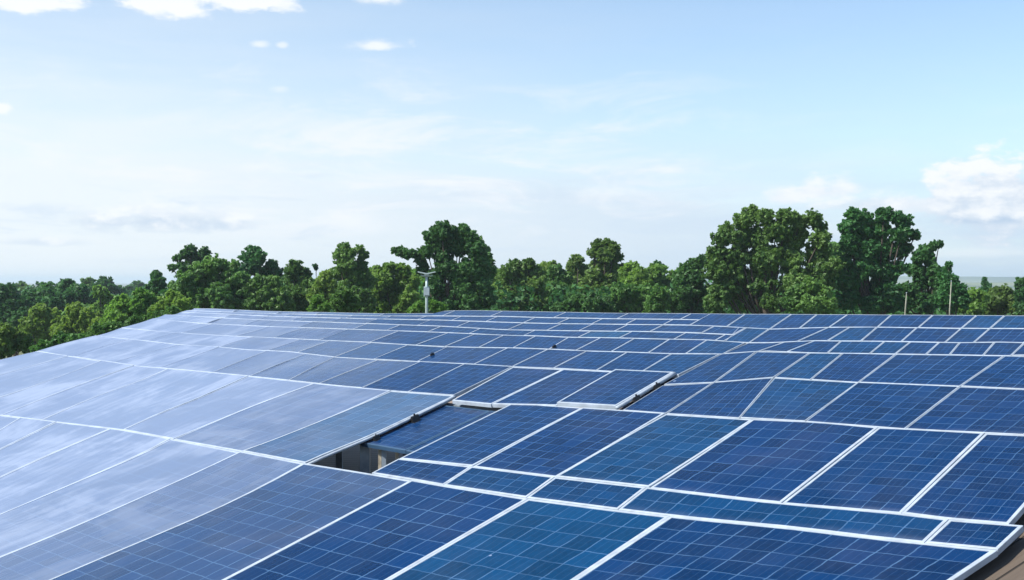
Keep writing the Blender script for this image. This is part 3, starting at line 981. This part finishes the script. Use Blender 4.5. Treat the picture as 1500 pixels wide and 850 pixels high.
def tree(name, label, cat, kind, Y, lobes, group=None, dens=1.0, leaf=1.0, stem=None, seed=0, depth=0.8, clump=0.20, trunk_r=None):
    """lobes: (x, y, radius) as seen in the photograph; the tree stands Y metres away at true size"""
    r = np.random.default_rng(seed + 1000)
    k = Y / FPX
    L = [(at(x, y, Y), rd * k * 1.12) for x, y, rd in lobes]
    xs_ = np.array([p_[0] for p_, _ in L]); top = max(p_[2] + q for p_, q in L)
    bx = float(np.average(xs_, weights=[q ** 2 for _, q in L])) if stem is None else at(stem, 455, Y)[0]
    base = np.array([bx, Y, float(ground_z(np.array(bx), np.array(Y))) - 0.05])
    root = empty(name, base)
    tag(root, label, cat, group)
    cent, rad = [], []
    lob3 = []
    for (p_, q) in L:
        c = p_ + np.array([0, r.uniform(-1, 1) * q * depth, 0])
        lob3.append((c, q))
        for _ in range(75):
            d = r.normal(size=3); d /= np.linalg.norm(d)
            rr = q * r.uniform(0.35, 1.05)
            cent.append(c + d * rr * np.array([1, 0.9, 0.88]))
            rad.append(q * clump * r.uniform(0.6, 1.25) * (0.75 if rr > 0.75 * q else 1.0))
        cent.append(c); rad.append(q * 0.7)
    area = sum(math.pi * rd ** 2 for _, _, rd in lobes) * 0.466      # in pixels of the render
    size = leaf * 1.85 * Y / 1203
    cnt = int(min(90000, max(600, area * 6.0 * dens / leaf ** 1.6)))
    leaf_mesh('crown', leaves(cent, rad, cnt, size, r), LEAF[kind], root, base)
    # trunk and limbs
    tr = MB()
    lowest = min(c[2] - q for c, q in lob3)
    th = max(base[2] + 0.5 * (top - base[2]), min(c[2] for c, q in lob3))
    R0 = trunk_r or max(0.06, 0.028 * (top - base[2]))
    lean = r.normal(0, 0.15)
    tp = [base + np.array([lean * s * s, 0.1 * s, s * (th - base[2])]) for s in np.linspace(0, 1, 6)]
    tr.tube(tp, list(np.linspace(R0 * 1.25, R0 * 0.5, 6)), 8)
    for c, q in sorted(lob3, key=lambda e: -e[1])[:26]:
        s0 = r.uniform(0.45, 0.95)
        st = base + np.array([lean * s0 * s0, 0.1 * s0, s0 * (th - base[2])])
        mid = (st + c) / 2 + np.array([0, 0, -0.12 * np.linalg.norm(c - st)])
        tr.tube([st, mid, c], [R0 * 0.34, R0 * 0.22, R0 * 0.08], 6)
    tr.build('trunk', M_BARK, root, True, base)
    return root


def blobs(x, top, wd, bottom, n, seed, taper=0.5):
    """crown outline: lobes filling an envelope that narrows towards its top"""
    r = np.random.default_rng(seed)
    out = []
    H = bottom - top
    for i in range(n):
        v = (i + r.uniform(0.2, 0.8)) / n
        half = wd / 2 * (taper + (1 - taper) * min(1, v * 1.6)) if v < 0.75 else wd / 2
        rd = min(wd * 0.30, H * 0.34) * r.uniform(0.75, 1.15)
        y = top + rd * 0.8 + v * (H - rd)
        out.append((x + r.uniform(-1, 1) * max(0, half - rd * 0.8), y, rd))
    return out


G_BACK = 'green trees in the back row of the wood'
BACK = []
# far-left line of trees on the horizon
G_FAR = 'distant trees on the left skyline'
for i, (x, tp, wd, Y, kd, lb) in enumerate([
        (8, 413, 50, 150, 'dark', 'dark distant tree at the far left end of the skyline'),
        (35, 410, 38, 170, 'mid', 'small rounded distant tree beside the far left end of the skyline'),
        (62, 413, 40, 210, 'dark', 'faint bluish distant tree in the dip of the left skyline'),
        (128, 406, 30, 165, 'mid', 'narrow distant tree right of the broad dark dome'),
        (163, 406, 46, 150, 'dark', 'distant tree with two small humps left of the faint far trees'),
        (200, 411, 40, 215, 'dark', 'faint far tree low on the skyline beside the slim dark tree'),
        (222, 413, 30, 200, 'mid', 'lowest faint tree on the skyline beside the slim dark tree')]):
    tree('skyline_tree', lb, 'tree', kd, Y, blobs(x, tp, wd, 458, 7, 50 + i, 0.7), G_FAR, 1.2, 1.0, seed=50 + i)

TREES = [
    # name, label, kind, Y, lobes, group, dens
    ('broadleaf_tree', 'broad dark dome-shaped tree on the left edge of the wood', 'dark', 95,
     [(94, 424, 17), (70, 430, 18), (118, 430, 18), (50, 440, 18), (135, 446, 18), (90, 448, 26), (110, 462, 24), (62, 465, 24), (30, 450, 16)], None, 1.2),
    ('broadleaf_tree', 'dark shaded tree at the left frame edge above the grey-green bush', 'dark', 80,
     [(5, 432, 17), (22, 448, 18), (0, 458, 20), (35, 470, 20), (18, 484, 22), (48, 492, 18)], None, 1.2),
    ('broadleaf_tree', 'sunlit mid-green tree in the valley below the broad dark dome', 'light', 62,
     [(59, 457, 13), (76, 468, 15), (50, 478, 15), (88, 484, 17), (68, 496, 18), (105, 494, 15)], None, 1.3),
    ('broadleaf_tree', 'pale green tree in front of the dark dome, left of the tall leafy clump', 'light', 58,
     [(113, 456, 13), (130, 464, 14), (104, 472, 15), (124, 480, 16), (146, 474, 14), (95, 488, 13), (140, 488, 14)], None, 1.3),
    ('slim_tree', 'light feathery narrow tree between the two dark skyline trees', 'light', 84,
     [(150, 428, 10), (153, 440, 12), (146, 452, 13), (158, 456, 12)], None, 1.2),
    ('broadleaf_tree', 'pale yellow-green tree rising above the left edge of the array', 'light', 52,
     [(183, 444, 13), (168, 455, 14), (196, 452, 13), (180, 466, 17), (160, 472, 14), (205, 466, 15), (190, 482, 14)], None, 1.3),
    ('broadleaf_tree', 'thin pale tree with visible stem beside the array corner', 'light', 50,
     [(208, 432, 11), (218, 440, 11), (205, 446, 12), (222, 454, 12), (212, 462, 12)], None, 1.0),
    ('bush', 'grey-green rounded bush in the lower left corner of the wood', 'olive', 40,
     [(10, 486, 15), (-12, 492, 16), (26, 500, 15), (6, 508, 18), (40, 514, 11), (-20, 515, 16)], None, 1.3),
    ('bush', 'dark low bush along the left edge of the array', 'mid', 36,
     [(70, 508, 12), (90, 500, 13), (112, 498, 12), (52, 516, 10)], None, 1.2),
    ('bush', 'low leafy bush hugging the sloping left edge of the array', 'mid', 38,
     [(150, 484, 12), (135, 494, 11), (170, 482, 11), (196, 474, 12), (226, 468, 12), (250, 460, 12)], None, 1.2),
    ('slim_tree', 'slim dark pointed tree left of the tall forked tree', 'dark', 72,
     [(231, 404, 8), (234, 414, 11), (228, 426, 13), (238, 438, 15), (228, 450, 15)], None, 1.3),
    ('broadleaf_tree', 'tall open-branched dark tree with ragged tufts at top left', 'dark', 78,
     [(280, 366, 9), (270, 374, 8), (288, 378, 10), (258, 378, 6), (265, 390, 7), (252, 392, 6), (302, 370, 8), (275, 392, 12), (292, 398, 14)], None, 0.85),
    ('broadleaf_tree', 'large dense dome-shaped tree in front of the ragged tall tree', 'mid', 60,
     [(313, 388, 15), (296, 396, 16), (333, 396, 16), (345, 412, 18), (310, 412, 22), (278, 412, 17), (262, 425, 16), (330, 432, 22), (290, 435, 22), (352, 440, 18), (258, 445, 16), (310, 450, 18)], None, 1.15),
    ('bush', 'bright leafy bush spilling over the array corner', 'light', 46,
     [(252, 436, 12), (240, 446, 12), (266, 446, 13), (228, 456, 10), (256, 456, 10)], None, 1.2),
    ('broadleaf_tree', 'dark rounded tree with a twin crown right of the dome-shaped tree', 'dark', 74,
     [(372, 368, 10), (362, 378, 11), (382, 376, 10), (372, 390, 14), (398, 388, 9), (404, 400, 9), (360, 398, 12), (388, 404, 14)], None, 1.0),
    ('broadleaf_tree', 'olive-green tree filling the gap below the twin-crowned tree', 'mid', 60,
     [(378, 414, 12), (396, 414, 12), (362, 424, 14), (388, 430, 17), (410, 428, 13), (370, 446, 17), (400, 448, 17), (418, 446, 12)], None, 1.2),
    ('broadleaf_tree', 'tall rounded dark green tree beside the tiny far tree on its stalk', 'mid', 64,
     [(433, 388, 9), (428, 398, 11), (441, 402, 12), (432, 414, 15), (448, 416, 12), (438, 432, 18), (424, 438, 13), (452, 442, 13), (438, 452, 14)], None, 1.25),
    ('broadleaf_tree', 'sunlit bushy tree left of the feathery grey-green tree', 'light', 56,
     [(476, 404, 9), (470, 416, 11), (482, 418, 12), (464, 432, 13), (480, 438, 15), (468, 450, 13)], None, 1.2),
    ('broadleaf_tree', 'feathery grey-green tree with a ragged top left of the lamp', 'mid', 62,
     [(504, 364, 9), (498, 374, 10), (513, 372, 9), (526, 366, 7), (532, 374, 7), (508, 388, 14), (526, 390, 12), (496, 402, 13), (520, 408, 16), (538, 412, 12), (505, 424, 16), (530, 432, 16), (512, 446, 17), (540, 448, 13)], None, 1.05),
    ('bush', 'bright yellow-green bush at the foot of the feathery tree', 'olive', 44,
     [(504, 430, 11), (496, 442, 12), (514, 444, 12), (502, 454, 11)], None, 1.2),
    ('bush', 'small bright bush at the ridge left of the feathery tree', 'light', 46, [(464, 440, 9), (474, 450, 10), (460, 454, 9)], None, 1.2),
    ('broadleaf_tree', 'bright green bushy tree just left of the street lamp', 'light', 66,
     [(572, 394, 11), (556, 400, 12), (590, 398, 12), (564, 412, 15), (588, 414, 15), (604, 412, 12), (552, 428, 14), (576, 434, 18), (600, 434, 15), (560, 450, 14), (590, 452, 14)], None, 1.15),
    ('broadleaf_tree', 'large dark spreading tree with a side branch right behind the street lamp', 'dark', 58,
     [(648, 338, 15), (630, 346, 11), (664, 344, 14), (678, 340, 13), (690, 350, 12), (640, 356, 14), (670, 360, 17), (696, 366, 14), (588, 369, 8), (599, 372, 8), (579, 367, 5), (612, 374, 9), (626, 368, 11), (648, 376, 14), (706, 378, 13), (616, 384, 8),
      (690, 392, 18), (712, 398, 13), (666, 402, 17), (705, 416, 17), (680, 424, 19), (650, 428, 15), (710, 438, 15), (690, 446, 16), (660, 448, 14), (655, 394, 14), (640, 404, 13), (640, 420, 12), (635, 442, 13), (655, 360, 13), (620, 396, 9)], None, 1.35),
    ('broadleaf_tree', 'yellow-green tree showing behind the right side of the large spreading tree', 'olive', 82,
     [(700, 356, 9), (708, 368, 10), (714, 384, 9), (722, 396, 8)], None, 0.9),
    ('bush', 'low bright bush at the foot of the street lamp', 'light', 42, [(614, 448, 8), (634, 446, 8), (645, 452, 9), (604, 455, 7)], None, 1.1),
    ('broadleaf_tree', 'pointed bushy green tree right of the large spreading tree', 'mid', 68,
     [(754, 388, 9), (776, 386, 10), (744, 398, 11), (764, 398, 14), (788, 398, 12), (738, 414, 13), (760, 420, 18), (786, 418, 15), (742, 438, 15), (770, 444, 17), (794, 440, 14)], None, 1.2),
    ('broadleaf_tree', 'low green tree left of the tall feathery olive tree', 'mid', 72,
     [(814, 396, 9), (804, 408, 12), (824, 408, 12), (812, 424, 15), (834, 426, 14), (802, 442, 15), (826, 446, 15)], None, 1.2),
    ('broadleaf_tree', 'olive shoulder-high tree leaning against the tall feathery one', 'olive', 76,
     [(846, 380, 9), (838, 390, 9), (852, 394, 11), (842, 408, 12)], None, 0.95),
    ('broadleaf_tree', 'tall feathery olive tree in the middle of the low wood', 'olive', 70,
     [(876, 358, 9), (888, 357, 8), (898, 364, 9), (870, 370, 9), (886, 374, 12), (904, 376, 9), (878, 390, 13), (898, 392, 13), (868, 404, 13), (892, 410, 15), (858, 420, 13), (880, 428, 16)], None, 0.9),
    ('broadleaf_tree', 'round light green tree right of the tall feathery olive tree', 'light', 68,
     [(926, 392, 10), (916, 402, 11), (936, 402, 12), (924, 416, 14), (944, 418, 12)], None, 1.2),
    ('broadleaf_tree', 'shaded green tree below the round light green one', 'mid', 62,
     [(910, 428, 16), (938, 432, 17), (962, 430, 14), (895, 444, 16), (926, 448, 16), (956, 448, 16), (978, 440, 13)], None, 1.25),
    ('broadleaf_tree', 'dark shaded tree along the ridge under the olive trees', 'dark', 60,
     [(842, 442, 16), (866, 444, 16), (886, 448, 14), (822, 452, 13)], None, 1.25),
    ('broadleaf_tree', 'dark low tree at the left foot of the biggest tree', 'dark', 62,
     [(1002, 394, 8), (1016, 388, 10), (1030, 384, 10), (998, 408, 13), (1018, 408, 15), (1004, 426, 16), (1024, 430, 16), (998, 446, 15), (1020, 450, 14)], None, 1.2),
    ('broadleaf_tree', 'biggest tree, a broad sunlit crown standing right of centre', 'mid', 56,
     [(1104, 314, 14), (1088, 324, 14), (1120, 320, 14), (1149, 318, 14), (1172, 326, 14), (1190, 318, 12), (1200, 330, 12), (1066, 336, 12), (1135, 336, 20), (1056, 350, 13), (1080, 350, 18), (1110, 350, 20), (1165, 350, 22), (1200, 350, 15),
      (1050, 372, 16), (1078, 378, 22), (1120, 380, 26), (1160, 382, 25), (1200, 376, 20), (1048, 398, 18), (1078, 408, 24), (1118, 414, 26), (1160, 414, 24), (1200, 406, 22), (1218, 390, 14), (1056, 426, 20), (1090, 438, 22), (1130, 442, 20), (1046, 446, 16)], None, 1.0),
    ('broadleaf_tree', 'low sunlit bushy tree in front of the biggest tree', 'mid', 48,
     [(1190, 420, 14), (1172, 430, 14), (1208, 430, 14), (1160, 444, 14), (1184, 446, 17), (1212, 448, 15)], None, 1.25),
    ('broadleaf_tree', 'second big tree, dark green with a flat ragged top', 'dark', 57,
     [(1248, 316, 12), (1268, 318, 13), (1293, 315, 13), (1312, 320, 11), (1328, 324, 10), (1240, 334, 13), (1262, 338, 17), (1290, 340, 19), (1318, 342, 16), (1340, 344, 8), (1240, 358, 15), (1264, 366, 19), (1296, 368, 21), (1324, 366, 15),
      (1236, 384, 15), (1262, 396, 20), (1294, 398, 21), (1318, 392, 11), (1240, 412, 17), (1268, 424, 20), (1298, 428, 20), (1238, 440, 17), (1276, 446, 17), (1310, 444, 15)], None, 1.05),
    ('broadleaf_tree', 'dark ragged tree with a drooping branch beside the second big tree', 'dark', 60,
     [(1366, 360, 8), (1375, 358, 6), (1356, 367, 10), (1346, 377, 11), (1362, 381, 10), (1344, 396, 13), (1366, 398, 12), (1380, 408, 10), (1352, 412, 13), (1372, 416, 12), (1330, 424, 11), (1346, 434, 15), (1370, 438, 15), (1325, 446, 12), (1355, 450, 12)], None, 1.1),
    ('conifer_tree', 'small dark conical tree behind the tall thin pole', 'dark', 55,
     [(1389, 388, 5), (1389, 396, 7), (1385, 405, 9), (1395, 410, 9), (1388, 420, 12), (1402, 424, 10), (1382, 436, 13), (1406, 440, 12), (1394, 448, 13)], None, 1.3),
    ('bush', 'wide pale green bush at the right beside the conical tree', 'light', 64,
     [(1424, 430, 9), (1416, 440, 10), (1436, 436, 11), (1428, 450, 12), (1412, 452, 9)], None, 1.2),
    ('conifer_tree', 'tiny dark pointed tree standing against the blue hills', 'dark', 90,
     [(1443, 409, 3), (1443, 415, 4), (1446, 420, 5), (1441, 426, 6), (1449, 428, 6)], None, 1.5),
    ('bush', 'sunlit yellow-green bush in front of the blue hills', 'olive', 66,
     [(1462, 430, 10), (1474, 426, 9), (1456, 440, 12), (1478, 438, 12), (1466, 450, 13), (1486, 450, 12), (1446, 450, 11)], None, 1.2),
    ('broadleaf_tree', 'dark narrow tree cut by the right frame edge', 'dark', 64,
     [(1498, 414, 8), (1504, 420, 12), (1496, 430, 9), (1504, 440, 14), (1498, 452, 12), (1520, 430, 16), (1525, 450, 16)], None, 1.3),
]
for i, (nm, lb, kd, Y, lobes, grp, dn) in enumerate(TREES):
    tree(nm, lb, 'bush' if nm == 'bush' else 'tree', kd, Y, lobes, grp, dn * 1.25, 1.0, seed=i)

for i, (x, tp, wd, kd, lb) in enumerate([
        (545, 392, 60, 'light', 'bright green tree behind the right edge of the feathery tree'),
        (615, 388, 56, 'light', 'light green tree filling the space right behind the street lamp top'),
        (733, 390, 50, 'light', 'light green tree glimpsed between the spreading tree and pointed bushy tree'),
        (803, 382, 64, 'light', 'light green tree behind the gap right of the pointed bushy tree'),
        (850, 384, 60, 'light', 'light green tree behind the left flank of the tall feathery olive tree'),
        (912, 380, 56, 'light', 'light green tree behind the right flank of the tall feathery olive tree'),
        (950, 386, 60, 'light', 'yellowish green tree below the small ball-shaped tree head'),
        (984, 394, 52, 'light', 'low light green tree left of the dark tree at the foot of the biggest tree'),
        (410, 398, 50, 'mid', 'mid green tree behind the twin-crowned and rounded dark trees'),
        (458, 404, 46, 'mid', 'mid green tree under the tiny round-headed tree'),
        (1215, 350, 60, 'mid', 'green tree closing the notch between the two biggest trees')]):
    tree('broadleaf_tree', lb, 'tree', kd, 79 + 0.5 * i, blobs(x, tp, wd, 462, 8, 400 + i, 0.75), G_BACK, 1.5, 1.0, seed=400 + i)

# two tiny trees whose round heads stand clear on thin stems
tree('round_headed_tree', 'tiny round-headed tree on a thin stalk between the rounded tree and feathery tree', 'tree', 'dark', 75,
     [(462, 390, 3.0), (463, 393, 2.6)], None, 2.5, 0.8, stem=463, seed=301, trunk_r=0.03)
tree('round_headed_tree', 'small dark ball-shaped tree head above the light green wood', 'tree', 'dark', 85,
     [(963, 389, 7), (960, 394, 6), (968, 393, 6)], None, 1.8, 0.9, stem=963, seed=302, trunk_r=0.08)

# the unbroken wood behind and between the single trees
r_ = np.random.default_rng(99)
cent, rad = [], []
for i in range(300):
    X = r_.uniform(-130, 100)
    Y = r_.uniform(120, 190)
    if X / Y > 0.36: continue
    gzv = float(ground_z(np.array(X), np.array(Y)))
    tz = (HOR - r_.uniform(420, 432)) / FPX * Y
    for kk in range(3):
        cent.append((X + r_.normal(0, 1.2), Y + r_.normal(0, 1.5), tz - 1.5 - kk * 2.0)); rad.append(r_.uniform(1.3, 2.2))
V_ = leaves(np.array(cent), np.array(rad), 42000, 0.42, r_)
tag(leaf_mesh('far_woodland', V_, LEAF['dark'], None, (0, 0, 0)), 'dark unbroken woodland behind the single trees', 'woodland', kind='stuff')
cent, rad = [], []
for i in range(260):
    px = r_.uniform(225, 1500)
    Y = r_.uniform(66, 80) if px < 1380 else r_.uniform(80, 95)
    p_ = at(px, r_.uniform(430, 446) if px < 1380 else r_.uniform(440, 448), Y)
    for kk in range(3):
        cent.append((p_[0] + r_.normal(0, .4), p_[1], p_[2] - kk * 1.0)); rad.append(r_.uniform(0.6, 1.0))
V_ = leaves(np.array(cent), np.array(rad), 42000, 0.17, r_)
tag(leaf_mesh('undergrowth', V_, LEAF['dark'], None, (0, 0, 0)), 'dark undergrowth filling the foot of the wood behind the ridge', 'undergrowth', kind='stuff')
cent, rad = [], []
for i in range(110):
    px = r_.uniform(-60, 250)
    Y = r_.uniform(82, 100)
    p_ = at(px, np.interp(px, [0, 250], [492, 455]) + r_.uniform(-12, 14), Y)
    cent.append(p_); rad.append(r_.uniform(0.7, 1.2))
V_ = leaves(np.array(cent), np.array(rad), 30000, 0.21, r_)
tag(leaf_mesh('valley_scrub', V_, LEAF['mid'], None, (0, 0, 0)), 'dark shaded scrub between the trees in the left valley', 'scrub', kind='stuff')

# ------------------------------------------------------------------ street lamp and poles
Y = 33.0
k = Y / FPX
b0 = at(625, 455, Y)
bz = float(ground_z(np.array(b0[0]), np.array(Y)))
lamp = empty('street_lamp', (b0[0], Y, bz))
tag(lamp, 'pale grey solar street lamp with winged top standing behind the ridge', 'street lamp')
org = np.array(lamp.location)
tz = at(625, 402, Y)[2]
MB().tube([(b0[0], Y, bz), (b0[0], Y, at(625, 430, Y)[2]), (b0[0], Y, tz)], [0.044, 0.037, 0.030], 12).build('pole', M_LAMP, lamp, True, org)
MB().box((b0[0], Y - 0.02, at(625, 427, Y)[2]), 0.075, 0.085, 0.10).tube([(b0[0], Y, at(625, 421.5, Y)[2]), (b0[0], Y, at(625, 420, Y)[2])], 0.08, 10).tube([(b0[0], Y, at(625, 434, Y)[2]), (b0[0], Y, at(625, 432.5, Y)[2])], 0.08, 10).build('control_box', M_LAMPBOX, lamp, False, org)
for s in (-1, 1):
    ax = (np.array([math.cos(0.22), 0, s * math.sin(0.22)]), np.array([0, 1.0, 0]), np.array([-s * math.sin(0.22), 0, math.cos(0.22)]))
    c = np.array([b0[0] + s * 0.12, Y, tz + 0.04])
    MB().box(c, 0.12, 0.12, 0.014, ax).build('wing_panel', M_LAMP, lamp, False, org)
MB().box((b0[0], Y, tz + 0.0), 0.06, 0.09, 0.035).tube([(b0[0] - 0.16, Y, tz - 0.03), (b0[0], Y, tz - 0.055), (b0[0] + 0.16, Y, tz - 0.03)], 0.02, 8).build('bracket', M_LAMP, lamp, False, org)

for (x, y0, lean, Yp, rr, lab, mt) in ((1391, 413, 2.5, 30, 0.017, 'tall thin pale pole in front of the dark conical tree', M_PALEWOOD),
                                      (1326, 430, 2.0, 34, 0.024, 'short pale wooden stake in front of the ragged dark tree', M_PALEWOOD)):
    b_ = at(x, 457, Yp); z0 = float(ground_z(np.array(b_[0]), np.array(Yp)))
    tp_ = at(x + lean, y0, Yp)
    root = empty('pole', (b_[0], Yp, z0))
    tag(root, lab, 'pole')
    mb = MB().tube([(b_[0] - lean * Yp / FPX, Yp, z0), (b_[0], Yp, b_[2]), tuple(tp_)], [rr * 1.2, rr, rr * 0.55], 8)
    mb.build('shaft', mt, root, True, (b_[0], Yp, z0))
    MB().tube([tuple(tp_), tuple(tp_ + np.array([0, 0, 0.03]))], rr * 0.8, 8).build('cap', M_LAMPBOX, root, True, (b_[0], Yp, z0))

# ------------------------------------------------------------------ air
hz_m = bpy.data.materials.new('air')
hz_m.use_nodes = True
hn = NT(hz_m.node_tree)
hn.n.clear()
pv = hn.node('ShaderNodeVolumePrincipled')
pv.inputs['Color'].default_value = (0.76, 0.88, 1.0, 1)
pv.inputs['Density'].default_value = 0.00034
pv.inputs['Anisotropy'].default_value = 0.2
ho = hn.node('ShaderNodeOutputMaterial')
hn.l.new(pv.outputs[0], ho.inputs['Volume'])
hz = MB().box((0, 1600, 0), 6500, 6000, 1)
zl, zh = -14.0, 22.0
hz = mesh_obj('haze', [(x, y, zl if z < 0 else zh) for x, y, z in hz.v], hz.f, hz_m)
tag(hz, 'thin bluish summer haze in the air', 'haze', kind='stuff')
